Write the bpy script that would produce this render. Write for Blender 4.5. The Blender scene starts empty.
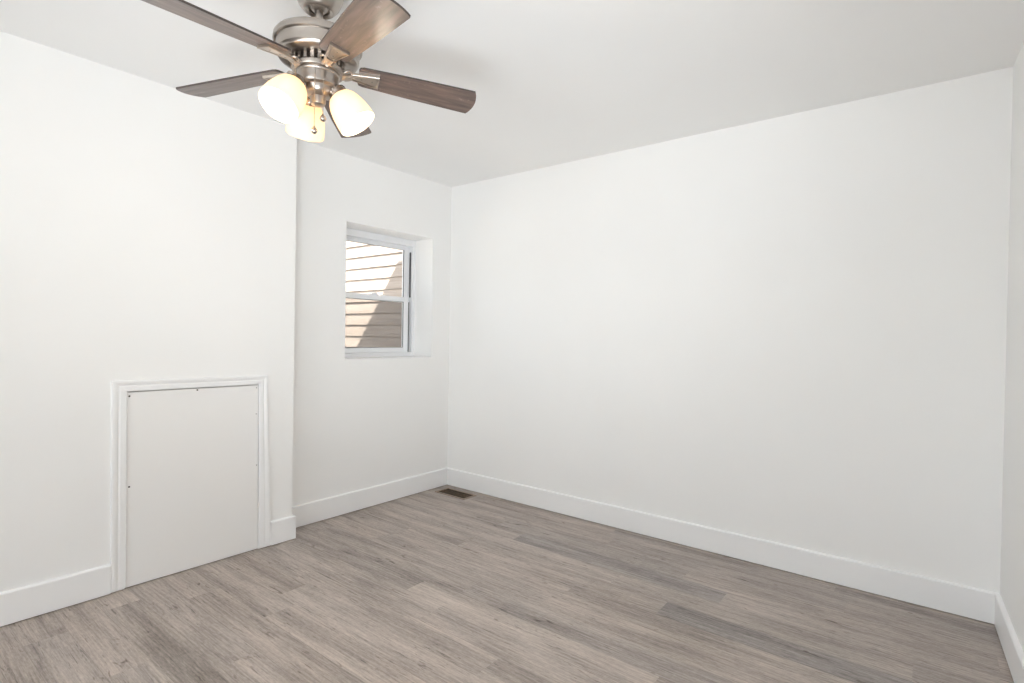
import bpy, bmesh, math, random
from mathutils import Vector, Matrix

C = bpy.context.scene.collection
PI = math.pi
random.seed(7)

# ------------------------------------------------------------------ camera
scene = bpy.context.scene
cam_data = bpy.data.cameras.new('camera')
cam = bpy.data.objects.new('camera', cam_data)
C.objects.link(cam)
cam_data.sensor_fit = 'HORIZONTAL'
cam_data.sensor_width = 36.0
cam_data.lens = 541.2465 * 36.0 / 1024.0
cam_data.shift_y = -0.8965 / 1024.0
cam_data.clip_start = 0.05
rot = Matrix(((0.7886929, -0.0191707, 0.6144883),
              (0.6145650, -0.0022930, -0.7888629),
              (0.0165320, 0.9998136, 0.0099732)))
cam.matrix_world = Matrix.Translation((3.1388, -3.1915, 1.2370)) @ rot.to_4x4()
scene.camera = cam

# ------------------------------------------------------------------ world, sun, fill lamps
w = bpy.data.worlds.new('sky')
scene.world = w
w.use_nodes = True
wn = w.node_tree.nodes
sky = wn.new('ShaderNodeTexSky')
sky.sky_type = 'NISHITA'
sky.sun_disc = False
sky.sun_elevation = math.radians(51)
sky.sun_rotation = math.radians(110)
haze = wn.new('ShaderNodeHueSaturation')
haze.inputs['Saturation'].default_value = 0.45
w.node_tree.links.new(sky.outputs[0], haze.inputs['Color'])
w.node_tree.links.new(haze.outputs[0], wn['Background'].inputs[0])
wn['Background'].inputs[1].default_value = 0.48

sun_data = bpy.data.lights.new('sun', 'SUN')
sun_data.energy = 42.0
sun_data.angle = math.radians(0.5)
sun_data.color = (1.0, 0.955, 0.90)
sun = bpy.data.objects.new('sun', sun_data)
C.objects.link(sun)
sun.rotation_euler = Vector((-0.90, 0.35, -1.20)).to_track_quat('-Z', 'Y').to_euler()
sun.location = (4, -2, 8)


def fill_lamp(name, loc, direction, sx, sy, energy, color):
    d = bpy.data.lights.new(name, 'AREA')
    d.shape = 'RECTANGLE'
    d.size = sx
    d.size_y = sy
    d.energy = energy
    d.color = color
    o = bpy.data.objects.new(name, d)
    C.objects.link(o)
    o.location = loc
    o.rotation_euler = Vector(direction).to_track_quat('-Z', 'Z').to_euler()
    return o


# added fill lamp in the unseen window opening behind the camera
fill_lamp('window_fill', (2.30, -5.955, 1.40), (0, 1, -0.05), 2.05, 1.35, 12, (0.93, 0.965, 1.0))
# second added fill lamp there, tilted up to brighten the ceiling
fill_lamp('upward_fill', (2.30, -5.956, 1.40), (0.10, 1, 1.2), 2.05, 1.35, 41, (0.89, 0.95, 1.0))
# added fill lamp behind the camera, aimed up at the ceiling
fill_lamp('ceiling_fill', (2.3, -4.0, 1.35), (0.30, 1.0, 2.0), 0.9, 0.9, 11, (0.89, 0.95, 1.0))
fd = bpy.data.lights.new('spot_fill', 'SPOT')  # added fill spot behind the camera, brightens ceiling and alcove
fd.energy = 190
fd.spot_size = math.radians(78)
fd.spot_blend = 1.0
fd.shadow_soft_size = 0.50
fd.color = (0.90, 0.955, 1.0)
fo = bpy.data.objects.new('spot_fill', fd)
C.objects.link(fo)
fo.location = (3.05, -3.65, 0.50)
fo.rotation_euler = (Vector((0.90, -1.00, 2.50)) - fo.location).to_track_quat('-Z', 'Z').to_euler()

scene.view_settings.view_transform = 'Standard'
scene.view_settings.look = 'None'
scene.view_settings.gamma = 1.0
scene.view_settings.use_curve_mapping = False
scene.view_settings.exposure = 0.0
scene.cycles.use_denoising = True
scene.cycles.max_bounces = 14
scene.cycles.diffuse_bounces = 10
scene.cycles.transparent_max_bounces = 16

# ------------------------------------------------------------------ room measures
H = 2.44            # ceiling height
W = 3.389           # length of the back wall
NEAR = -5.80        # wall behind the photographer
AW, AB, AR = -0.012475, -0.016437, 0.04098      # walls are a touch out of square
BX, BD = 0.1417, 1.4495                          # chimney breast: front face, far edge
BH, BT = 0.140, 0.0164                           # baseboard height, thickness


def left_x(s):
    return AW * s


def breast_x(s):        # s is measured from the chimney breast's far edge
    return BX + AB * s


def right_x(s):
    return W + AR * s


# ------------------------------------------------------------------ materials
def mat(name, color=(0.8, 0.8, 0.8), rough=0.5, metal=0.0, spec=0.5):
    m = bpy.data.materials.new(name)
    m.use_nodes = True
    b = m.node_tree.nodes['Principled BSDF']
    b.inputs['Base Color'].default_value = (*color, 1)
    b.inputs['Roughness'].default_value = rough
    b.inputs['Metallic'].default_value = metal
    b.inputs['Specular IOR Level'].default_value = spec
    return m


def node(m, kind, **kw):
    n = m.node_tree.nodes.new(kind)
    for k, v in kw.items():
        setattr(n, k, v)
    return n


def link(m, a, b):
    m.node_tree.links.new(a, b)


def add_noise_bump(m, scale, strength, dist=0.001, detail=4, stretch=None):
    b = m.node_tree.nodes['Principled BSDF']
    tc = node(m, 'ShaderNodeTexCoord')
    nz = node(m, 'ShaderNodeTexNoise')
    nz.inputs['Scale'].default_value = scale
    nz.inputs['Detail'].default_value = detail
    src = tc.outputs['Object']
    if stretch:
        mp = node(m, 'ShaderNodeMapping')
        mp.inputs['Scale'].default_value = stretch
        link(m, src, mp.inputs[0])
        src = mp.outputs[0]
    link(m, src, nz.inputs['Vector'])
    bp = node(m, 'ShaderNodeBump')
    bp.inputs['Strength'].default_value = strength
    bp.inputs['Distance'].default_value = dist
    link(m, nz.outputs[0], bp.inputs['Height'])
    link(m, bp.outputs[0], b.inputs['Normal'])
    return nz


def mottled(name, c1, c2, scale, rough, bump=0.0, spec=0.5):
    m = mat(name, c1, rough, 0, spec)
    nz = add_noise_bump(m, scale, bump, 0.001)
    n2 = node(m, 'ShaderNodeTexNoise')
    n2.inputs['Scale'].default_value = scale * 0.03
    tc = node(m, 'ShaderNodeTexCoord')
    link(m, tc.outputs['Object'], n2.inputs['Vector'])
    rp = node(m, 'ShaderNodeValToRGB')
    rp.color_ramp.elements[0].position = 0.35
    rp.color_ramp.elements[0].color = (*c1, 1)
    rp.color_ramp.elements[1].position = 0.65
    rp.color_ramp.elements[1].color = (*c2, 1)
    link(m, n2.outputs[0], rp.inputs[0])
    link(m, rp.outputs[0], m.node_tree.nodes['Principled BSDF'].inputs['Base Color'])
    return m


M = {}
M['wall'] = mottled('wall_paint', (0.885, 0.884, 0.876), (0.895, 0.894, 0.887), 60, 0.6, 0.06, 0.3)
M['ceiling'] = mottled('ceiling_paint', (0.895, 0.895, 0.89), (0.905, 0.905, 0.90), 60, 0.8, 0.05, 0.2)
M['trim'] = mottled('trim_paint', (0.895, 0.897, 0.90), (0.90, 0.902, 0.905), 30, 0.35, 0.03, 0.5)
M['panel'] = mottled('panel_paint', (0.872, 0.866, 0.855), (0.885, 0.878, 0.868), 25, 0.5, 0.05, 0.4)
M['vinyl'] = mat('white_vinyl', (0.86, 0.87, 0.89), 0.3)
M['gasket'] = mat('gasket_slot_shade', (0.09, 0.088, 0.092), 0.6)  # gasket rubber, and dark strips that stand for shaded slots
M['screw'] = mat('dark_screw', (0.10, 0.09, 0.08), 0.4, 0.8)
M['dark'] = mat('cavity_shade', (0.045, 0.032, 0.022), 0.9)  # dark brown that paints in shade inside the duct and motor vents
M['register'] = mat('brown_metal', (0.17, 0.11, 0.065), 0.45, 0.3)
M['register_frame'] = mat('tan_metal', (0.33, 0.25, 0.19), 0.45, 0.2)
M['roof'] = mat('roof_felt', (0.12, 0.12, 0.12), 0.9)
M['outside_wall'] = mat('outside_stucco', (0.55, 0.5, 0.45), 0.9)
M['ground'] = mottled('ground_concrete', (0.35, 0.33, 0.30), (0.42, 0.40, 0.37), 30, 0.9, 0.1)

# brushed nickel
m = mat('brushed_nickel', (0.45, 0.405, 0.365), 0.31, 1.0)
add_noise_bump(m, 90, 0.12, 0.0006, 3, (1, 1, 14))
M['nickel'] = m
m = mat('polished_nickel', (0.50, 0.45, 0.41), 0.22, 1.0)
add_noise_bump(m, 60, 0.05, 0.0005)
M['nickel_bright'] = m
M['bracket'] = mat('satin_nickel', (0.62, 0.55, 0.48), 0.33, 1.0)
M['brass_chain'] = mat('chain_metal', (0.50, 0.46, 0.40), 0.3, 1.0)


def make_floor_material():
    m = mat('vinyl_plank', (0.3, 0.25, 0.22), 0.42, 0, 0.42)
    b = m.node_tree.nodes['Principled BSDF']
    uv = node(m, 'ShaderNodeUVMap')
    uv.uv_map = 'plank'
    tone = node(m, 'ShaderNodeAttribute')
    tone.attribute_name = 'tone'
    sep = node(m, 'ShaderNodeSeparateColor')
    link(m, tone.outputs['Color'], sep.inputs[0])
    # broad soft figure, stretched along the plank
    def stretched(sx, sy, detail, rough, dist=0.0):
        mp = node(m, 'ShaderNodeMapping')
        mp.inputs['Scale'].default_value = (sx, sy, 1)
        link(m, uv.outputs[0], mp.inputs[0])
        nz = node(m, 'ShaderNodeTexNoise')
        nz.inputs['Scale'].default_value = 1.0
        nz.inputs['Detail'].default_value = detail
        nz.inputs['Roughness'].default_value = rough
        nz.inputs['Distortion'].default_value = dist
        link(m, mp.outputs[0], nz.inputs['Vector'])
        return nz
    broad = stretched(1.3, 11, 3, 0.5, 0.5)
    grain = stretched(5, 110, 5, 0.65, 0.3)
    fine = stretched(20, 420, 3, 0.6)
    knots = stretched(7.0, 34, 2, 0.5, 1.6)
    cross = stretched(40, 110, 5, 0.75)
    crack = stretched(6.0, 120, 4, 0.6, 1.0)

    def math_node(op, a, bb, clamp=False):
        n = node(m, 'ShaderNodeMath', operation=op, use_clamp=clamp)
        for i, v in enumerate((a, bb)):
            if isinstance(v, (int, float)):
                n.inputs[i].default_value = v
            else:
                link(m, v, n.inputs[i])
        return n.outputs[0]

    def contrast(v, k):
        return math_node('MULTIPLY', math_node('SUBTRACT', v, 0.5), k)
    s = math_node('ADD', contrast(broad.outputs[0], 1.0), contrast(grain.outputs[0], 1.15))
    s = math_node('ADD', s, contrast(fine.outputs[0], 0.45))
    s = math_node('ADD', s, contrast(cross.outputs[0], 0.8))
    s = math_node('ADD', s, sep.outputs[0], True)
    ramp = node(m, 'ShaderNodeValToRGB')
    cr = ramp.color_ramp
    cr.elements[0].position = 0.0
    cr.elements[0].color = (0.135, 0.112, 0.098, 1)
    cr.elements[1].position = 1.0
    cr.elements[1].color = (0.62, 0.54, 0.48, 1)
    e = cr.elements.new(0.35)
    e.color = (0.295, 0.25, 0.221, 1)
    e = cr.elements.new(0.62)
    e.color = (0.43, 0.37, 0.33, 1)
    link(m, s, ramp.inputs[0])
    # dark cracks and knots
    kr = node(m, 'ShaderNodeValToRGB')
    kr.color_ramp.elements[0].position = 0.235
    kr.color_ramp.elements[0].color = (0.38, 0.33, 0.3, 1)
    kr.color_ramp.elements[1].position = 0.34
    kr.color_ramp.elements[1].color = (1, 1, 1, 1)
    link(m, knots.outputs[0], kr.inputs[0])
    mx = node(m, 'ShaderNodeMix', data_type='RGBA', blend_type='MULTIPLY')
    mx.inputs[0].default_value = 0.9
    link(m, ramp.outputs[0], mx.inputs[6])
    link(m, kr.outputs[0], mx.inputs[7])
    ck = node(m, 'ShaderNodeMapRange')
    ck.inputs[1].default_value = 0.31
    ck.inputs[2].default_value = 0.375
    ck.inputs[3].default_value = 0.45
    ck.inputs[4].default_value = 1.0
    link(m, crack.outputs[0], ck.inputs[0])
    cm = node(m, 'ShaderNodeMix', data_type='RGBA', blend_type='MULTIPLY')
    cm.inputs[0].default_value = 1.0
    link(m, mx.outputs[2], cm.inputs[6])
    link(m, ck.outputs[0], cm.inputs[7])
    # cool grey cast on some planks
    gm = node(m, 'ShaderNodeMix', data_type='RGBA', blend_type='MULTIPLY')
    link(m, sep.outputs[1], gm.inputs[0])
    link(m, cm.outputs[2], gm.inputs[6])
    gm.inputs[7].default_value = (0.88, 0.93, 0.985, 1)
    # plank edges (micro bevel)
    sx = node(m, 'ShaderNodeSeparateXYZ')
    edge = node(m, 'ShaderNodeUVMap')
    edge.uv_map = 'edge'
    link(m, edge.outputs[0], sx.inputs[0])
    ex = math_node('SUBTRACT', 0.5, math_node('ABSOLUTE', math_node('SUBTRACT', sx.outputs[1], 0.5), 0))
    er = node(m, 'ShaderNodeMapRange')
    er.inputs[1].default_value = 0.0
    er.inputs[2].default_value = 0.012
    er.inputs[3].default_value = 0.72
    er.inputs[4].default_value = 1.0
    link(m, ex, er.inputs[0])
    em = node(m, 'ShaderNodeMix', data_type='RGBA', blend_type='MULTIPLY')
    em.inputs[0].default_value = 1.0
    link(m, gm.outputs[2], em.inputs[6])
    link(m, er.outputs[0], em.inputs[7])
    link(m, em.outputs[2], b.inputs['Base Color'])
    bp = node(m, 'ShaderNodeBump')
    bp.inputs['Strength'].default_value = 0.25
    bp.inputs['Distance'].default_value = 0.001
    link(m, grain.outputs[0], bp.inputs['Height'])
    link(m, bp.outputs[0], b.inputs['Normal'])
    return m


M['floor'] = make_floor_material()


def make_blade_material():
    m = mat('weathered_blade_wood', (0.12, 0.09, 0.08), 0.33, 0, 0.9)
    b = m.node_tree.nodes['Principled BSDF']
    tc = node(m, 'ShaderNodeTexCoord')
    mp = node(m, 'ShaderNodeMapping')
    mp.inputs['Scale'].default_value = (6, 60, 20)
    link(m, tc.outputs['Object'], mp.inputs[0])
    nz = node(m, 'ShaderNodeTexNoise')
    nz.inputs['Scale'].default_value = 1.0
    nz.inputs['Detail'].default_value = 6
    nz.inputs['Distortion'].default_value = 0.6
    link(m, mp.outputs[0], nz.inputs['Vector'])
    rp = node(m, 'ShaderNodeValToRGB')
    rp.color_ramp.elements[0].position = 0.3
    rp.color_ramp.elements[0].color = (0.065, 0.045, 0.039, 1)
    rp.color_ramp.elements[1].position = 0.75
    rp.color_ramp.elements[1].color = (0.215, 0.155, 0.132, 1)
    link(m, nz.outputs[0], rp.inputs[0])
    # pale scuffs and flecks
    n2 = node(m, 'ShaderNodeTexNoise')
    n2.inputs['Scale'].default_value = 42
    n2.inputs['Detail'].default_value = 6
    n2.inputs['Roughness'].default_value = 0.75
    link(m, tc.outputs['Object'], n2.inputs['Vector'])
    r2 = node(m, 'ShaderNodeValToRGB')
    r2.color_ramp.elements[0].position = 0.60
    r2.color_ramp.elements[0].color = (0, 0, 0, 1)
    r2.color_ramp.elements[1].position = 0.72
    r2.color_ramp.elements[1].color = (1, 1, 1, 1)
    link(m, n2.outputs[0], r2.inputs[0])
    mx = node(m, 'ShaderNodeMix', data_type='RGBA')
    mx.inputs[7].default_value = (0.34, 0.28, 0.245, 1)
    link(m, r2.outputs[0], mx.inputs[0])
    link(m, rp.outputs[0], mx.inputs[6])
    link(m, mx.outputs[2], b.inputs['Base Color'])
    bp = node(m, 'ShaderNodeBump')
    bp.inputs['Strength'].default_value = 0.3
    bp.inputs['Distance'].default_value = 0.0008
    link(m, nz.outputs[0], bp.inputs['Height'])
    link(m, bp.outputs[0], b.inputs['Normal'])
    return m


M['blade'] = make_blade_material()
M['blade_edge'] = mat('dark_blade_edge', (0.06, 0.045, 0.04), 0.5)


def make_glass():
    m = bpy.data.materials.new('window_glass')
    m.use_nodes = True
    nt = m.node_tree
    nt.nodes.remove(nt.nodes['Principled BSDF'])
    out = nt.nodes['Material Output']
    tr = node(m, 'ShaderNodeBsdfTransparent')
    tr.inputs[0].default_value = (0.97, 0.98, 0.98, 1)
    gl = node(m, 'ShaderNodeBsdfGlossy')
    gl.inputs['Roughness'].default_value = 0.02
    fr = node(m, 'ShaderNodeFresnel')
    fr.inputs[0].default_value = 1.3
    mx = node(m, 'ShaderNodeMixShader')
    link(m, fr.outputs[0], mx.inputs[0])
    link(m, tr.outputs[0], mx.inputs[1])
    link(m, gl.outputs[0], mx.inputs[2])
    link(m, mx.outputs[0], out.inputs[0])
    return m


M['glass'] = make_glass()


def make_screen():
    m = bpy.data.materials.new('insect_screen')
    m.use_nodes = True
    nt = m.node_tree
    nt.nodes.remove(nt.nodes['Principled BSDF'])
    out = nt.nodes['Material Output']
    tr = node(m, 'ShaderNodeBsdfTransparent')
    df = node(m, 'ShaderNodeBsdfDiffuse')
    df.inputs[0].default_value = (0.06, 0.055, 0.055, 1)
    mx = node(m, 'ShaderNodeMixShader')
    mx.inputs[0].default_value = 0.33
    link(m, tr.outputs[0], mx.inputs[1])
    link(m, df.outputs[0], mx.inputs[2])
    link(m, mx.outputs[0], out.inputs[0])
    return m


M['screen'] = make_screen()


def make_shade_glass():
    m = bpy.data.materials.new('frosted_lamp_glass')
    m.use_nodes = True
    nt = m.node_tree
    b = nt.nodes['Principled BSDF']
    b.inputs['Base Color'].default_value = (0.93, 0.86, 0.74, 1)
    b.inputs['Roughness'].default_value = 0.35
    out = nt.nodes['Material Output']
    tl = node(m, 'ShaderNodeBsdfTranslucent')
    tl.inputs[0].default_value = (0.86, 0.75, 0.60, 1)
    mx = node(m, 'ShaderNodeMixShader')
    mx.inputs[0].default_value = 0.45
    link(m, b.outputs[0], mx.inputs[1])
    link(m, tl.outputs[0], mx.inputs[2])
    link(m, mx.outputs[0], out.inputs[0])
    return m


M['shade'] = make_shade_glass()
m = mat('lit_bulb', (1, 0.95, 0.85), 0.4)
m.node_tree.nodes['Principled BSDF'].inputs['Emission Color'].default_value = (1.0, 0.86, 0.66, 1)
m.node_tree.nodes['Principled BSDF'].inputs['Emission Strength'].default_value = 8.0
M['bulb'] = m


def make_siding():
    m = mat('vinyl_siding', (0.50, 0.42, 0.35), 0.55, 0, 0.3)
    b = m.node_tree.nodes['Principled BSDF']
    tc = node(m, 'ShaderNodeTexCoord')
    mp = node(m, 'ShaderNodeMapping')
    mp.inputs['Scale'].default_value = (1.5, 1, 60)
    link(m, tc.outputs['Object'], mp.inputs[0])
    nz = node(m, 'ShaderNodeTexNoise')
    nz.inputs['Scale'].default_value = 1.0
    nz.inputs['Detail'].default_value = 5
    link(m, mp.outputs[0], nz.inputs['Vector'])
    rp = node(m, 'ShaderNodeValToRGB')
    rp.color_ramp.elements[0].position = 0.3
    rp.color_ramp.elements[0].color = (0.40, 0.325, 0.265, 1)
    rp.color_ramp.elements[1].position = 0.7
    rp.color_ramp.elements[1].color = (0.50, 0.425, 0.36, 1)
    link(m, nz.outputs[0], rp.inputs[0])
    link(m, rp.outputs[0], b.inputs['Base Color'])
    return m


M['siding'] = make_siding()

# ------------------------------------------------------------------ mesh helpers
def obj(name, bm, material, parent=None, smooth=False, loc=None, rot=None, kind=None):
    me = bpy.data.meshes.new(name)
    bmesh.ops.recalc_face_normals(bm, faces=bm.faces)
    bm.to_mesh(me)
    bm.free()
    for mm in (material if isinstance(material, (list, tuple)) else [material]):
        me.materials.append(mm)
    if smooth:
        for p in me.polygons:
            p.use_smooth = True
        me.set_sharp_from_angle(angle=math.radians(38))
    o = bpy.data.objects.new(name, me)
    C.objects.link(o)
    if parent:
        o.parent = parent
    if loc is not None:
        o.location = loc
    if rot is not None:
        o.rotation_euler = rot
    if kind:
        o['kind'] = kind
    return o


def tag(o, label, cat, group=None):
    o['label'] = label
    o['category'] = cat
    if group:
        o['group'] = group
    return o


def empty(name, loc, label=None, cat=None, group=None, kind=None):
    o = bpy.data.objects.new(name, None)
    C.objects.link(o)
    o.location = loc
    o.empty_display_size = 0.1
    if label:
        tag(o, label, cat, group)
    if kind:
        o['kind'] = kind
    return o


def hexa(bm, p):
    """p: 8 points, bottom four then top four."""
    v = [bm.verts.new(q) for q in p]
    for f in ((0, 3, 2, 1), (4, 5, 6, 7), (0, 1, 5, 4), (1, 2, 6, 5), (2, 3, 7, 6), (3, 0, 4, 7)):
        bm.faces.new([v[i] for i in f])
    return v


def box(bm, x0, x1, y0, y1, z0, z1, T=None):
    p = [(x0, y0, z0), (x1, y0, z0), (x1, y1, z0), (x0, y1, z0),
         (x0, y0, z1), (x1, y0, z1), (x1, y1, z1), (x0, y1, z1)]
    if T:
        p = [T(*q) for q in p]
    return hexa(bm, p)


def bevel_all(bm, off, seg=2):
    bmesh.ops.bevel(bm, geom=list(bm.edges), offset=off, segments=seg, profile=0.6, affect='EDGES')


def lathe(bm, prof, seg=48, closed=False, M4=None):
    """prof: list of (r, z). Revolved about local z."""
    rings = []
    for r, z in prof:
        if r < 1e-6:
            rings.append([bm.verts.new((0, 0, z))])
        else:
            rings.append([bm.verts.new((r * math.cos(2 * PI * i / seg), r * math.sin(2 * PI * i / seg), z)) for i in range(seg)])
    pairs = list(zip(rings, rings[1:]))
    if closed:
        pairs.append((rings[-1], rings[0]))
    for a, b in pairs:
        for i in range(seg):
            j = (i + 1) % seg
            if len(a) == 1 and len(b) == 1:
                continue
            if len(a) == 1:
                bm.faces.new((a[0], b[i], b[j]))
            elif len(b) == 1:
                bm.faces.new((a[i], a[j], b[0]))
            else:
                bm.faces.new((a[i], a[j], b[j], b[i]))
    if M4 is not None:
        vs = [v for r in rings for v in r]
        bmesh.ops.transform(bm, matrix=M4, verts=vs)


def tube(bm, pts, rad, seg=12, caps=True, scale=None):
    """sweep a circle (or ellipse) along points; rad may be list."""
    pts = [Vector(p) for p in pts]
    n = len(pts)
    rads = rad if isinstance(rad, (list, tuple)) else [rad] * n
    rings = []
    for i, p in enumerate(pts):
        t = (pts[min(i + 1, n - 1)] - pts[max(i - 1, 0)]).normalized()
        up = Vector((0, 0, 1)) if abs(t.z) < 0.95 else Vector((0, 1, 0))
        a = t.cross(up).normalized()
        b = t.cross(a).normalized()
        sa, sb = scale if scale else (1, 1)
        rings.append([bm.verts.new(p + rads[i] * (sa * a * math.cos(2 * PI * k / seg) + sb * b * math.sin(2 * PI * k / seg))) for k in range(seg)])
    for r0, r1 in zip(rings, rings[1:]):
        for k in range(seg):
            j = (k + 1) % seg
            bm.faces.new((r0[k], r0[j], r1[j], r1[k]))
    if caps:
        bm.faces.new(list(reversed(rings[0])))
        bm.faces.new(rings[-1])


def sweep(bm, sections):
    """sections: list of equal-length closed loops of points; capped."""
    rings = [[bm.verts.new(p) for p in s] for s in sections]
    n = len(rings[0])
    for a, b in zip(rings, rings[1:]):
        for i in range(n):
            j = (i + 1) % n
            bm.faces.new((a[i], a[j], b[j], b[i]))
    bm.faces.new(list(reversed(rings[0])))
    bm.faces.new(rings[-1])


def wall_slab(bm, P0, P1, out, z0, z1, thick, holes=()):
    """wall with inner face from P0 to P1 (2D), thickness towards 'out' (2D unit), with rectangular holes (s0,s1,z0,z1).
    Built as one mesh of merged cells so that the faces meet cleanly."""
    P0, P1, out = Vector(P0), Vector(P1), Vector(out)
    L = (P1 - P0).length
    d = (P1 - P0) / L
    ss = sorted({0.0, L, *[h[0] for h in holes], *[h[1] for h in holes]})
    zz = sorted({z0, z1, *[h[2] for h in holes], *[h[3] for h in holes]})
    solid = {}
    for i in range(len(ss) - 1):
        for j in range(len(zz) - 1):
            sc, zc = (ss[i] + ss[i + 1]) / 2, (zz[j] + zz[j + 1]) / 2
            solid[i, j] = not any(h[0] < sc < h[1] and h[2] < zc < h[3] for h in holes)
    cache = {}

    def V(i, j, k):
        if (i, j, k) not in cache:
            q = P0 + d * ss[i] + out * (thick * k)
            cache[i, j, k] = bm.verts.new((q.x, q.y, zz[j]))
        return cache[i, j, k]
    for (i, j), s in solid.items():
        if not s:
            continue
        for k in (0, 1):
            bm.faces.new((V(i, j, k), V(i + 1, j, k), V(i + 1, j + 1, k), V(i, j + 1, k)))
        for (di, dj, a, b) in ((-1, 0, (i, j), (i, j + 1)), (1, 0, (i + 1, j), (i + 1, j + 1)),
                               (0, -1, (i, j), (i + 1, j)), (0, 1, (i, j + 1), (i + 1, j + 1))):
            if not solid.get((i + di, j + dj), False):
                bm.faces.new((V(*a, 0), V(*b, 0), V(*b, 1), V(*a, 1)))


# ------------------------------------------------------------------ floor
def build_floor():
    bm = bmesh.new()
    uvp = bm.loops.layers.uv.new('plank')
    uve = bm.loops.layers.uv.new('edge')
    col = bm.loops.layers.float_color.new('tone')
    pw, pl = 0.14, 1.22
    x_lo, x_hi, y_lo, y_hi = -0.05, 3.80, NEAR - 0.05, 0.02
    # joint position read off the photograph, per row
    joints = {0: 2.775, 1: 1.62, 2: 0.92, 3: 2.37, 4: 3.10, 5: 2.18, 6: 0.54, 7: 2.95, 8: 1.37, 9: 1.153,
              10: 2.62, 11: 1.85, 12: 0.74, 13: 2.1, 14: 2.9, 15: 1.1, 16: 0.30}
    # (row, plank index) : lightness, coolness
    special = {(3, -1): (0.36, 0.8), (3, 0): (0.52, 0.2), (5, 0): (0.33, 0.9), (5, -1): (0.56, 0.1),
               (2, 0): (0.52, 0.4), (4, -1): (0.54, 0.2), (0, 0): (0.40, 0.3), (0, -1): (0.44, 0.3), (1, 0): (0.47, 0.3), (1, -1): (0.52, 0.1),
               (6, -1): (0.38, 0.2), (6, 0): (0.58, 0.1), (9, -1): (0.42, 0.3), (9, 0): (0.70, 0.1), (8, -1): (0.47, 0.2), (8, 0): (0.50, 0.4),
               (10, -1): (0.60, 0.2), (16, -1): (0.62, 0.0), (16, 0): (0.33, 0.1), (7, -1): (0.60, 0.0), (11, 0): (0.55, 0.2), (11, -1): (0.62, 0.1),
               (12, 0): (0.66, 0.1), (13, 0): (0.45, 0.1), (13, -1): (0.62, 0.0)}
    nrow = 43
    for r in range(-1, nrow):
        y1 = -0.04 - pw * r
        y0 = y1 - pw
        y1c, y0c = min(y1, y_hi), max(y0, y_lo)
        if y1c <= y0c:
            continue
        j = joints.get(r, random.uniform(0.2, 1.4))
        k0 = math.floor((x_lo - j) / pl)
        k = k0
        while j + k * pl < x_hi:
            xa, xb = j + k * pl, j + (k + 1) * pl
            xc0, xc1 = max(xa, x_lo), min(xb, x_hi)
            if xc1 > xc0:
                base, cool = special.get((r, k)) or ((random.gauss(0.52, 0.045), random.choice((0, 0.1, 0.2))))
                base = 0.54 + (base - 0.52) * 0.75
                ou, ov = random.uniform(0, 80), random.uniform(0, 80)
                vs = [bm.verts.new(p) for p in ((xc0, y0c, 0), (xc1, y0c, 0), (xc1, y1c, 0), (xc0, y1c, 0))]
                f = bm.faces.new(vs)
                for lp in f.loops:
                    x, y, _ = lp.vert.co
                    lp[uvp].uv = (ou + x, ov + y)
                    lp[uve].uv = ((x - xa) / pl, (y - y0) / pw)
                    lp[col] = (base, cool, 0, 1)
            k += 1
    # give the floor a body below the planks
    box(bm, x_lo, x_hi, y_lo, y_hi, -0.12, -0.0005)
    me = bpy.data.meshes.new('floor')
    bm.to_mesh(me)
    bm.free()
    me.materials.append(M['floor'])
    o = bpy.data.objects.new('floor', me)
    C.objects.link(o)
    o['kind'] = 'structure'
    return o


build_floor()

# ------------------------------------------------------------------ walls and ceiling
WIN = (0.198, 0.990, 1.052, 1.990)      # window opening in the left wall: s0, s1, z0, z1
bm = bmesh.new()
wall_slab(bm, (left_x(-0.3), 0.3), (left_x(6.0), -6.0), (-1, 0), -0.3, H, 0.30,
          [(WIN[0] + 0.3, WIN[1] + 0.3, WIN[2], WIN[3])])
obj('wall_left', bm, M['wall'], kind='structure')

bm = bmesh.new()
wall_slab(bm, (left_x(0) - 0.01, 0.0), (right_x(0) + 0.3, 0.0), (0, 1), -0.3, H, 0.15)
obj('wall_back', bm, M['wall'], kind='structure')

bm = bmesh.new()
wall_slab(bm, (right_x(0), 0.0), (right_x(6.0), -6.0), (1, 0), -0.3, H, 0.15)
obj('wall_right', bm, M['wall'], kind='structure')

bm = bmesh.new()
wall_slab(bm, (left_x(-NEAR), NEAR), (right_x(-NEAR) + 0.1, NEAR), (0, -1), -0.3, H, 0.18, [(1.35, 3.45, 0.70, 2.10)])
obj('wall_front', bm, M['wall'], kind='structure')

# chimney breast standing forward of the left wall: front with the hatch opening, and the return
HATCH = dict(s0=0.2055, s1=0.8385, ztop=0.9385)
bm = bmesh.new()
wall_slab(bm, (breast_x(0), -BD), (breast_x(4.4), -BD - 4.4), (-1, 0), -0.02, H, 0.06,
          [(HATCH['s0'] - 0.003, HATCH['s1'] + 0.003, -0.02, HATCH['ztop'] + 0.001)])
box(bm, left_x(BD) - 0.01, BX - 0.06, -BD - 0.05, -BD, -0.02, H)
obj('wall_left_chimney_breast', bm, M['wall'], kind='structure')

bm = bmesh.new()
box(bm, -0.35, 3.85, -6.02, 0.15, H, H + 0.2)
obj('ceiling', bm, M['ceiling'], kind='structure')

bm = bmesh.new()
box(bm, -0.35, 5.5, -9.5, 0.15, H + 0.2, 3.17)
obj('trim_roof_deck', bm, M['roof'], kind='structure')


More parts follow.
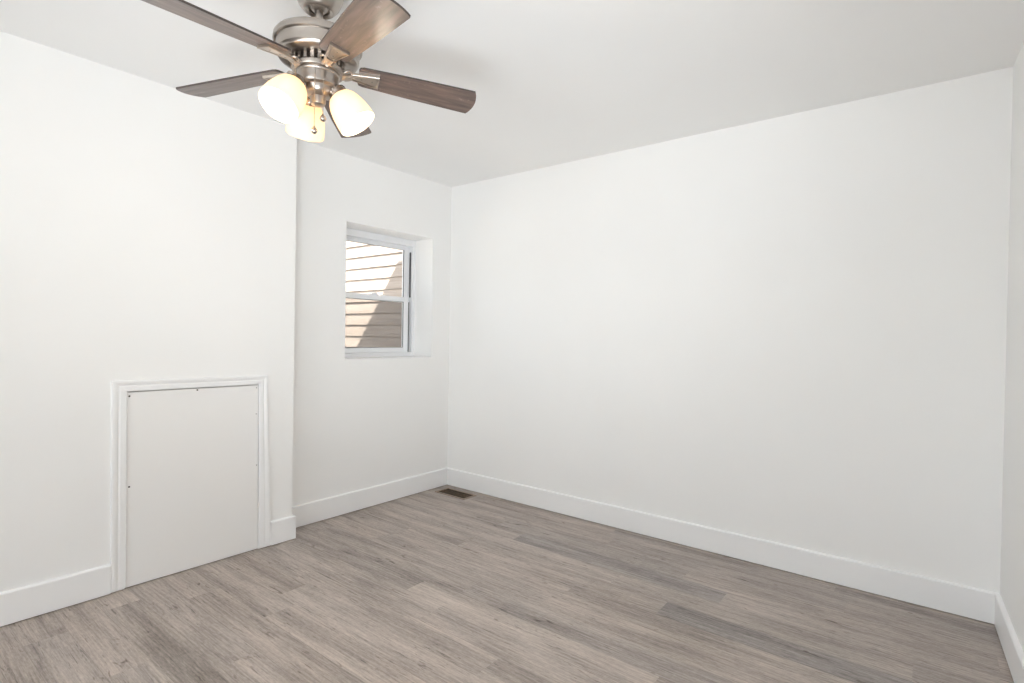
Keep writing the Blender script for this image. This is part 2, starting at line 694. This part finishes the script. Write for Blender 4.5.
# ------------------------------------------------------------------ baseboards
def base_run(bm, path, inward):
    """path: 2D points along the wall face; inward: list of 2D offsets (mitre vectors) giving the room side."""
    secs = []
    for (x, y), (nx, ny) in zip(path, inward):
        def P(t, z):
            return (x + nx * t, y + ny * t, z)
        secs.append([P(-0.002, 0.0045), P(BT, 0.0045), P(BT, BH - 0.006), P(BT - 0.0035, BH - 0.0015), P(BT - 0.007, BH), P(-0.002, BH)])
    sweep(bm, secs)


bm = bmesh.new()
base_run(bm, [(left_x(0), 0), (right_x(0), 0)], [(1, -1), (-1 + AR, -1)])
obj('baseboard_back', bm, M['trim'], kind='structure')
bm = bmesh.new()
base_run(bm, [(left_x(0), 0), (left_x(BD), -BD)], [(1, -1), (1, 1)])
obj('baseboard_left', bm, M['trim'], kind='structure')
bm = bmesh.new()
base_run(bm, [(right_x(0), 0), (right_x(-NEAR), NEAR)], [(-1, -1), (-1, 1)])
obj('baseboard_right', bm, M['trim'], kind='structure')
bm = bmesh.new()
base_run(bm, [(left_x(BD), -BD), (BX, -BD), (breast_x(0.136), -BD - 0.136)], [(1, 1), (1, 1), (1, 0)])
obj('baseboard_chimney_corner', bm, M['trim'], kind='structure')
bm = bmesh.new()
base_run(bm, [(breast_x(0.901), -BD - 0.901), (breast_x(4.35), NEAR)], [(1, 0), (1, 1)])
obj('baseboard_chimney', bm, M['trim'], kind='structure')
bm = bmesh.new()
base_run(bm, [(breast_x(4.35), NEAR), (right_x(-NEAR), NEAR)], [(1, 1), (-1, 1)])
obj('baseboard_front', bm, M['trim'], kind='structure')

# ------------------------------------------------------------------ hatch casing and panel
def on_breast(s, z, out):
    return (breast_x(s) + out, -BD - s, z)


bm = bmesh.new()
prof = [(0, -0.002), (0, 0.0075), (0.08, 0.0095), (0.42, 0.0105), (0.50, 0.0085), (0.56, 0.0085), (0.66, 0.0120), (0.82, 0.0145), (0.95, 0.0140), (1.0, 0.0110), (1.0, -0.002)]
corners = [((0.838, 0.0085), (0.8995, 0.0085)), ((0.8405, 0.9405), (0.9030, 0.9945)),
           ((0.2110, 0.9365), (0.1640, 0.9860)), ((0.2000, 0.0085), (0.1340, 0.0085))]
secs = []
for (si, zi), (so, zo) in corners:
    secs.append([on_breast(si + (so - si) * f, zi + (zo - zi) * f, h) for f, h in prof])
sweep(bm, secs)
obj('trim_1', bm, M['trim'], kind='structure')

hp = empty('access_panel', on_breast(0.52, 0.0, 0.0), 'white painted access hatch board screwed inside the casing low on the left wall', 'access panel')
ox, oy = hp.location.x, hp.location.y
bm = bmesh.new()
pc = [(0.836, 0.0035), (0.2045, 0.0035), (0.2125, 0.9325), (0.8375, 0.9355)]
f0 = [Vector(on_breast(s, z, -0.016)) - Vector((ox, oy, 0)) for s, z in pc]
f1 = [Vector(on_breast(s, z, -0.001)) - Vector((ox, oy, 0)) for s, z in pc]
hexa(bm, f0 + f1)
bmesh.ops.bevel(bm, geom=list(bm.edges), offset=0.0008, segments=1, affect='EDGES')
obj('board', bm, M['panel'], hp)
screw_bm = bmesh.new()
lathe(screw_bm, [(0, -0.0008), (0.0042, -0.0008), (0.0044, 0.0), (0.0030, 0.0011), (0, 0.0013)], 16,
      M4=Matrix.Rotation(PI / 2, 4, 'Y'))
screw = obj('screw', screw_bm, M['screw'], hp, True)
spots = [(0.829, 0.917), (0.827, 0.484), (0.530, 0.926), (0.222, 0.917), (0.222, 0.770), (0.216, 0.480)]
for i, (s, z) in enumerate(spots):
    o = screw if i == 0 else screw.copy()
    if i:
        C.objects.link(o)
        o.parent = hp
    if i >= 3:
        o.scale = (0.6, 0.6, 0.6)
    q = Vector(on_breast(s, z, -0.0006)) - Vector((ox, oy, 0))
    o.location = q

# ------------------------------------------------------------------ window in the left wall
RD = 0.20        # depth of the reveal


def WT(s, dep, z):
    return (left_x(s) - dep, -s, z)


def wbox(bm, s0, s1, d0, d1, z0, z1):
    hexa(bm, [WT(s0, d0, z0), WT(s1, d0, z0), WT(s1, d1, z0), WT(s0, d1, z0),
              WT(s0, d0, z1), WT(s1, d0, z1), WT(s1, d1, z1), WT(s0, d1, z1)])


def rect_frame(bm, s0, s1, z0, z1, d0, d1, wl, wr, wb, wt, lip=0.0):
    """frame of four mitred members"""
    O = [(s0, z0), (s1, z0), (s1, z1), (s0, z1)]
    I = [(s0 + wl, z0 + wb), (s1 - wr, z0 + wb), (s1 - wr, z1 - wt), (s0 + wl, z1 - wt)]
    rings = []
    for pts, d in ((O, d0), (O, d1), (I, d1), (I, d0 + lip)):
        rings.append([bm.verts.new(WT(s, d, z)) for s, z in pts])
    for a, b in zip(rings, rings[1:] + rings[:1]):
        for i in range(4):
            j = (i + 1) % 4
            bm.faces.new((a[i], a[j], b[j], b[i]))


win = empty('window_1', (0, 0, 0), kind='structure')
bm = bmesh.new()
rect_frame(bm, WIN[0], WIN[1], WIN[2], WIN[3], RD, RD + 0.085, 0.030, 0.030, 0.034, 0.048)
obj('window_frame', bm, M['vinyl'], win)
bm = bmesh.new()
rect_frame(bm, WIN[0] + 0.030, WIN[1] - 0.030, WIN[2] + 0.034, WIN[3] - 0.048, RD + 0.040, RD + 0.046, 0.010, 0.010, 0.006, 0.010)
obj('parting_stop', bm, M['vinyl'], win)
# side jamb tracks: shade of the open channel put into dark strips
for sa, sb in ((WIN[0] + 0.0300, WIN[0] + 0.0345), (WIN[1] - 0.0345, WIN[1] - 0.0300)):
    bm = bmesh.new()
    wbox(bm, sa, sb, RD + 0.018, RD + 0.034, 1.530, WIN[3] - 0.095)
    obj('slot_shade', bm, M['gasket'], win)
S0, S1 = WIN[0] + 0.036, WIN[1] - 0.036
# inner jamb liner beside the lower sash and a dark strip as the slot's shade
for sa, sb, ga, gb in ((WIN[0] + 0.030, WIN[0] + 0.050, WIN[0] + 0.0502, WIN[0] + 0.0598), (WIN[1] - 0.050, WIN[1] - 0.030, WIN[1] - 0.0598, WIN[1] - 0.0502)):
    bm = bmesh.new()
    wbox(bm, sa, sb, RD + 0.028, RD + 0.039, WIN[2] + 0.0345, 1.494)
    obj('jamb_liner', bm, M['vinyl'], win)
    bm = bmesh.new()
    wbox(bm, ga, gb, RD + 0.0115, RD + 0.038, WIN[2] + 0.036, 1.490)
    obj('slot_shade', bm, M['gasket'], win)
# upper sash (outer track)
up = bmesh.new()
rect_frame(up, S0, S1, 1.488, WIN[3] - 0.049, RD + 0.048, RD + 0.072, 0.040, 0.040, 0.040, 0.030, 0.004)
us = obj('upper_sash', up, M['vinyl'], win)
bm = bmesh.new()
wbox(bm, S0 + 0.039, S1 - 0.039, RD + 0.058, RD + 0.061, 1.527, WIN[3] - 0.078)
obj('pane', bm, M['glass'], us)
bm = bmesh.new()
rect_frame(bm, S0 + 0.0395, S1 - 0.0395, 1.5275, WIN[3] - 0.0785, RD + 0.0515, RD + 0.0575, 0.004, 0.004, 0.003, 0.003)
obj('gasket', bm, M['gasket'], us)
# lower sash (inner track)
lo = bmesh.new()
rect_frame(lo, S0 + 0.024, S1 - 0.024, WIN[2] + 0.036, 1.528, RD + 0.012, RD + 0.037, 0.044, 0.044, 0.036, 0.038, 0.004)
ls = obj('lower_sash', lo, M['vinyl'], win)
bm = bmesh.new()
wbox(bm, S0 + 0.067, S1 - 0.067, RD + 0.022, RD + 0.025, WIN[2] + 0.071, 1.491)
obj('pane', bm, M['glass'], ls)
bm = bmesh.new()
rect_frame(bm, S0 + 0.0675, S1 - 0.0675, WIN[2] + 0.0715, 1.4905, RD + 0.0165, RD + 0.0215, 0.003, 0.003, 0.004, 0.003)
obj('gasket', bm, M['gasket'], ls)
bm = bmesh.new()
wbox(bm, 0.555, 0.615, RD + 0.014, RD + 0.034, 1.5281, 1.537)
wbox(bm, 0.570, 0.600, RD + 0.006, RD + 0.024, 1.5371, 1.545)
bevel_all(bm, 0.0012, 1)
obj('sash_lock', bm, M['vinyl'], ls)
# insect screen over the lower half, outside
sc = bmesh.new()
wbox(sc, WIN[0] + 0.03, WIN[1] - 0.03, RD + 0.0780, RD + 0.0784, WIN[2] + 0.034, 1.515)
obj('insect_screen', sc, M['screen'], win)
# painted stool inside the reveal
bm = bmesh.new()
wbox(bm, WIN[0] + 0.001, WIN[1] - 0.001, 0.0005, RD - 0.0005, WIN[2] + 0.0005, WIN[2] + 0.004)
obj('window_sill', bm, M['trim'], win)

# unseen window added behind the camera as an opening for fill lamps
w2 = empty('added_window', (0, 0, 0), kind='structure')
x0, x1 = left_x(-NEAR) + 1.35, left_x(-NEAR) + 3.45
for name, spans in (('window_frame', ((x0, x1, 0.70, 0.745), (x0, x1, 2.055, 2.10), (x0, x0 + 0.045, 0.745, 2.055), (x1 - 0.045, x1, 0.745, 2.055), ((x0 + x1) / 2 - 0.03, (x0 + x1) / 2 + 0.03, 0.745, 2.055))),):
    bm = bmesh.new()
    for a, b, c, d in spans:
        box(bm, a, b, NEAR - 0.15, NEAR - 0.09, c, d)
    obj(name, bm, M['vinyl'], w2)
for a, b in ((x0 + 0.045, (x0 + x1) / 2 - 0.03), ((x0 + x1) / 2 + 0.03, x1 - 0.045)):
    bm = bmesh.new()
    box(bm, a, b, NEAR - 0.122, NEAR - 0.118, 0.745, 2.055)
    obj('pane', bm, M['glass'], w2)

# ------------------------------------------------------------------ neighbouring wall seen through the window
NY = 0.50
bm = bmesh.new()
lap, z_first = 0.1245, 1.0688
xs0, xs1 = -9.0, 2.0
z = z_first - lap * 14
while z < 6.0:
    # each clapboard: sloping face, butt edge, shallow return
    a = [(xs0, NY + 0.000, z + lap), (xs0, NY - 0.008, z + 0.008), (xs0, NY + 0.014, z + 0.008), (xs0, NY + 0.014, z), (xs0, NY + 0.03, z), (xs0, NY + 0.03, z + lap)]
    b = [(xs1, p[1], p[2]) for p in a]
    sweep(bm, [a, b])
    z += lap
nb = obj('clapboard_wall', bm, M['siding'])
tag(nb, 'beige clapboard house wall outside the window, half in sun', 'wall')

bm = bmesh.new()
box(bm, -14, 6, -14, 0.53, -0.75, -0.70)
obj('trim_yard_ground', bm, M['ground'], kind='structure')

# ------------------------------------------------------------------ floor register
reg = empty('floor_register', (0.2365, -0.146, 0.0), 'brown metal floor vent grille set in the planks at the back corner', 'floor vent')
RX, RY = 0.155, 0.072
bm = bmesh.new()
Ov = [(-RX, -RY), (RX, -RY), (RX, RY), (-RX, RY)]
Iv = [(-RX + 0.017, -RY + 0.016), (RX - 0.017, -RY + 0.016), (RX - 0.017, RY - 0.016), (-RX + 0.017, RY - 0.016)]
rings = []
for pts, zz_ in ((Ov, 0.0006), (Ov, 0.0022), ([(x * 0.985, y * 0.97) for x, y in Ov], 0.0045), ([(x * 1.015, y * 1.03) for x, y in Iv], 0.0048), (Iv, 0.0040), (Iv, 0.0006)):
    rings.append([bm.verts.new((x, y, zz_)) for x, y in pts])
for a, b in zip(rings, rings[1:] + rings[:1]):
    for i in range(4):
        j = (i + 1) % 4
        bm.faces.new((a[i], a[j], b[j], b[i]))
obj('frame', bm, M['register_frame'], reg)
bm = bmesh.new()
box(bm, -RX + 0.0165, RX - 0.0165, -RY + 0.0155, RY - 0.0155, 0.0006, 0.0010)  # dark plate in place of the duct hole, shade put into its colour
obj('duct_shade', bm, M['dark'], reg)
lou = None
for row, yc in enumerate((-0.027, 0.0, 0.027)):
    for i in range(22):
        xx = -0.130 + 0.26 * i / 21
        if lou is None:
            bm = bmesh.new()
            hexa(bm, [(-0.0016, -0.0115, 0.0012), (0.0004, -0.0115, 0.0012), (0.0004, 0.0115, 0.0012), (-0.0016, 0.0115, 0.0012),
                      (0.0004, -0.0115, 0.0038), (0.0024, -0.0115, 0.0038), (0.0024, 0.0115, 0.0038), (0.0004, 0.0115, 0.0038)])
            lou = obj('louver', bm, M['register'], reg)
            o = lou
        else:
            o = lou.copy()
            C.objects.link(o)
            o.parent = reg
        o.location = (xx, yc, 0)
for yc in (-0.0135, 0.0135):
    bm = bmesh.new()
    box(bm, -RX + 0.017, RX - 0.017, yc - 0.0018, yc + 0.0018, 0.0012, 0.0042)
    obj('crossbar', bm, M['register'], reg)

# ------------------------------------------------------------------ ceiling fan
FX, FY = 1.494, -2.161
fan = empty('ceiling_fan', (FX, FY, H), 'brushed nickel ceiling fan with five brown blades and three lit glass shades', 'ceiling fan')


def fz(z):
    return z - H


def lathe_part(name, prof, material, parent=fan, seg=56):
    bm = bmesh.new()
    lathe(bm, [(r, fz(z)) for r, z in prof], seg)
    return obj(name, bm, material, parent, True)


lathe_part('canopy', [(0, 2.4395), (0.080, 2.4395), (0.0850, 2.4330), (0.0860, 2.4120), (0.0830, 2.3840), (0.0765, 2.3540), (0.066, 2.3300), (0.053, 2.3140), (0.0465, 2.3090), (0.0440, 2.3085), (0.0400, 2.3110), (0.0350, 2.3140), (0.0340, 2.3220), (0, 2.3240)], M['nickel'])
lathe_part('downrod', [(0, 2.3260), (0.0300, 2.3260), (0.0290, 2.3180), (0.0200, 2.3100), (0.0135, 2.3080), (0.0125, 2.3000), (0.0125, 2.2760), (0.022, 2.2740), (0.024, 2.2700), (0.024, 2.2620), (0, 2.2620)], M['nickel'], seg=32)
lathe_part('motor_housing', [(0, 2.259), (0.055, 2.259), (0.062, 2.256), (0.063, 2.232), (0.066, 2.226), (0.124, 2.221), (0.134, 2.215), (0.1405, 2.206), (0.1420, 2.197), (0.1415, 2.190), (0.1385, 2.1875), (0.1335, 2.1875), (0.1325, 2.184), (0.1330, 2.166), (0.1320, 2.153), (0.1270, 2.148), (0.1260, 2.143), (0.1160, 2.138), (0.100, 2.137), (0.088, 2.138), (0, 2.138)], M['nickel'])
lathe_part('motor_core', [(0, 2.1395), (0.070, 2.1395), (0.070, 2.1165), (0, 2.1165)], M['dark'], seg=40)  # dark core: shade behind the vent fins put into the colour
bm = bmesh.new()
for i in range(24):
    a = 2 * PI * i / 24
    ca, sa_ = math.cos(a), math.sin(a)
    def T(x, y, z, ca=ca, sa_=sa_):
        return (x * ca - y * sa_, x * sa_ + y * ca, fz(z))
    box(bm, 0.0705, 0.086, -0.0052, 0.0052, 2.1175, 2.1385, T)
obj('vent_fins', bm, M['nickel'], fan)
lathe_part('blade_ring', [(0, 2.1180), (0.080, 2.1180), (0.0825, 2.1160), (0.0830, 2.1060), (0.0815, 2.1025), (0.0760, 2.1010), (0.0745, 2.1025), (0.072, 2.1025), (0, 2.1030)], M['nickel'])
lathe_part('switch_housing', [(0, 2.1025), (0.0690, 2.1025), (0.0700, 2.099), (0.0690, 2.095), (0.0670, 2.093), (0.0660, 2.070), (0.0665, 2.064), (0.0640, 2.058), (0.0540, 2.056), (0.0500, 2.053), (0.0480, 2.044), (0.0430, 2.034), (0.0340, 2.027), (0.0260, 2.024), (0.0250, 2.006), (0.0220, 1.999), (0.0120, 1.995), (0.0, 1.994)], M['nickel'])

# blades and blade brackets
PITCH = -0.199
ANG0 = 1.022
DROOP = math.radians(3.4)


def blade_mesh():
    bm = bmesh.new()
    top = []
    # outline, from root to tip along +y side then back along -y side
    side = [(0.130, 0.034), (0.134, 0.044), (0.145, 0.049), (0.25, 0.0550), (0.35, 0.0595), (0.45, 0.0630), (0.515, 0.0650)]
    tip = []
    for i in range(1, 12):
        t = i / 12
        y = 0.0650 - 0.130 * t
        x = 0.531 + 0.015 * (1 - (2 * t - 1) ** 2)
        tip.append((x, y))
    pts = side + [(0.5290, 0.0652), (0.5310, 0.0640)] + tip + [(0.5310, -0.0640), (0.5290, -0.0652)] + [(x, -y) for x, y in reversed(side)]
    th = 0.0032
    v0 = [bm.verts.new((x, y, -th)) for x, y in pts]
    v1 = [bm.verts.new((x, y, th)) for x, y in pts]
    fb = bm.faces.new(list(reversed(v0)))
    ft = bm.faces.new(v1)
    n = len(pts)
    for i in range(n):
        j = (i + 1) % n
        f = bm.faces.new((v0[i], v0[j], v1[j], v1[i]))
        f.material_index = 1
    return bm


def bracket_mesh():
    """blade iron: arm from the ring, widening to a framed trapezoid plate under the blade"""
    bm = bmesh.new()
    # plate (local frame is tilted with the blade)
    x0, x1, h0, h1 = 0.106, 0.199, 0.0160, 0.0315
    zt, zb = -0.0034, -0.0125

    def loop(m_, z):
        # trapezoid inset by m_
        k0, k1 = h0 - m_, h1 - m_
        return [(x0 + m_, -k0, z), (x1 - m_, -k1, z), (x1 - m_, k1, z), (x0 + m_, k0, z)]
    loops = [loop(0, zt), loop(0, zb + 0.0012), loop(0.0012, zb), loop(0.0045, zb), loop(0.0050, zb + 0.0060), loop(0.0085, zb + 0.0060), loop(0.0095, zb + 0.0015)]
    rings = [[bm.verts.new(p) for p in l] for l in loops]
    for a, b in zip(rings, rings[1:]):
        for i in range(4):
            j = (i + 1) % 4
            bm.faces.new((a[i], a[j], b[j], b[i]))
    bm.faces.new(rings[0])
    bm.faces.new(rings[-1])
    # arm, two beads either side of a flat strap
    def section(x, z, hw, t):
        return [(x, -hw, z - t), (x, -hw * 0.55, z - t * 1.5), (x, 0, z - t * 0.8), (x, hw * 0.55, z - t * 1.5), (x, hw, z - t), (x, hw, z + t), (x, -hw, z + t)]
    secs = [section(0.0780, -0.0180, 0.0150, 0.0035), section(0.088, -0.0165, 0.0130, 0.0035), section(0.098, -0.0120, 0.0140, 0.0030),
            section(0.108, -0.0085, 0.0155, 0.0024)]
    sweep(bm, secs)
    return bm


def bracket_boss(sy):
    bm = bmesh.new()
    tube(bm, [(0.080, sy * 0.016, -0.014), (0.088, sy * 0.0235, -0.010), (0.098, sy * 0.0245, -0.006), (0.106, sy * 0.0200, -0.006), (0.110, sy * 0.0130, -0.007)], [0.0035, 0.0042, 0.0042, 0.0038, 0.003], 10)
    return bm


blade0 = bracket0 = None
for k in range(5):
    a = ANG0 + k * 2 * PI / 5
    if k == 0:
        blade0 = obj('blade', blade_mesh(), [M['blade'], M['blade_edge']], fan)
        bracket0 = obj('blade_bracket', bracket_mesh(), M['bracket'], fan)
        boss0 = obj('scroll', bracket_boss(-1), M['nickel'], bracket0, True)
        boss1 = obj('scroll', bracket_boss(1), M['nickel'], bracket0, True)
        sb = bmesh.new()
        lathe(sb, [(0, 0.0), (0.0032, 0.0), (0.0030, -0.0012), (0.0018, -0.0020), (0, -0.0022)], 12)
        scr0 = obj('bracket_screw', sb, M['nickel'], bracket0, True, loc=(0.140, 0, -0.0108))
        bl, br = blade0, bracket0
        scr1 = scr0.copy(); C.objects.link(scr1); scr1.parent = br; scr1.location = (0.176, 0, -0.0108)
    else:
        bl = blade0.copy(); C.objects.link(bl); bl.parent = fan
        br = bracket0.copy(); C.objects.link(br); br.parent = fan
        for src in (boss0, boss1, scr0, scr1):
            c = src.copy(); C.objects.link(c); c.parent = br
    mm = Matrix.Translation((0, 0, fz(2.1255))) @ Matrix.Rotation(a, 4, 'Z') @ Matrix.Rotation(DROOP, 4, 'Y') @ Matrix.Rotation(PITCH, 4, 'X')
    bl.matrix_local = mm
    br.matrix_local = mm

# lamp arms, holders, shades and bulbs
TILT = math.radians(35)
AZ0 = math.radians(161)
LAMP_W = 3.8
shade_prof_out = [(0.0245, 0.000), (0.0270, 0.004), (0.0300, 0.008), (0.0400, 0.014), (0.0480, 0.025), (0.0540, 0.040), (0.0590, 0.060), (0.0625, 0.080), (0.0645, 0.100), (0.0650, 0.118)]
for k in range(3):
    az = AZ0 + k * 2 * PI / 3
    R_ = Matrix.Translation((-0.0085, -0.0065, 0)) @ Matrix.Rotation(az, 4, 'Z')
    d_ax = Vector((math.sin(TILT), 0, -math.cos(TILT)))
    neck = Vector((0.076, 0, fz(2.038)))
    # arm
    bm = bmesh.new()
    tube(bm, [(0.030, 0, fz(2.056)), (0.046, 0, fz(2.063)), (0.060, 0, fz(2.062)), tuple(neck - d_ax * 0.018)], [0.010, 0.009, 0.009, 0.011], 16)
    bmesh.ops.transform(bm, matrix=R_, verts=bm.verts)
    arm = obj('lamp_arm', bm, M['nickel_bright'], fan, True)
    base = R_ @ Matrix.Translation(neck) @ Vector((0, 0, 1)).rotation_difference(d_ax).to_matrix().to_4x4()
    bm = bmesh.new()
    lathe(bm, [(0, -0.026), (0.012, -0.026), (0.022, -0.020), (0.0275, -0.012), (0.0290, -0.002), (0.0300, 0.006), (0.0315, 0.008), (0.0315, 0.010), (0.0292, 0.010), (0.026, 0.003), (0, 0.002)], 40, M4=base)
    obj('shade_holder', bm, M['nickel_bright'], fan, True)
    bm = bmesh.new()
    inner = [(r - 0.0032, t) for r, t in reversed(shade_prof_out)]
    lathe(bm, shade_prof_out + [(0.0635, 0.1192)] + inner, 48, closed=True, M4=base)
    sh = obj('lamp_shade', bm, M['shade'], fan, True)
    bm = bmesh.new()
    lathe(bm, [(0, 0.004), (0.0125, 0.004), (0.0125, 0.022), (0.016, 0.032), (0.026, 0.050), (0.0300, 0.066), (0.0285, 0.080), (0.020, 0.092), (0.010, 0.0965), (0, 0.0975)], 32, M4=base)
    obj('bulb', bm, M['bulb'], sh, True)
    ld = bpy.data.lights.new('bulb_light', 'POINT')
    ld.energy = LAMP_W
    ld.color = (1.0, 0.84, 0.64)
    ld.shadow_soft_size = 0.03
    lo_ = bpy.data.objects.new('bulb_light', ld)
    C.objects.link(lo_)
    lo_.parent = fan
    lo_.location = (base @ Vector((0, 0, 0.112)))

# pull chains
def chain(az, r, z0, z1, fob):
    x, y = r * math.cos(az), r * math.sin(az)
    bm = bmesh.new()
    n = int((z0 - z1) / 0.0042)
    for i in range(n):
        zc = z0 - 0.0042 * i
        bmesh.ops.create_icosphere(bm, subdivisions=1, radius=0.0019, matrix=Matrix.Translation((x, y, fz(zc))))
    tube(bm, [(x, y, fz(z0)), (x, y, fz(z1))], 0.0007, 6)
    ch = obj('pull_chain', bm, M['brass_chain'], fan, True)
    bm = bmesh.new()
    M4 = Matrix.Translation((x, y, fz(z1)))
    lathe(bm, [(0, 0.004), (0.003, 0.003), (0.0036, -0.001), (0.0075, -0.005), (0.0105, -0.011), (0.0105, -0.015), (0.0075, -0.020), (0.003, -0.0225), (0, -0.023)], 24, M4=M4)
    obj('chain_fob', bm, fob, ch, True)


toward = math.atan2(-3.1915 - FY, 3.1388 - FX)
chain(toward + 0.25, 0.064, 2.098, 1.945, M['nickel_bright'])
chain(toward - 0.15, 0.068, 2.098, 1.900, M['nickel_bright'])
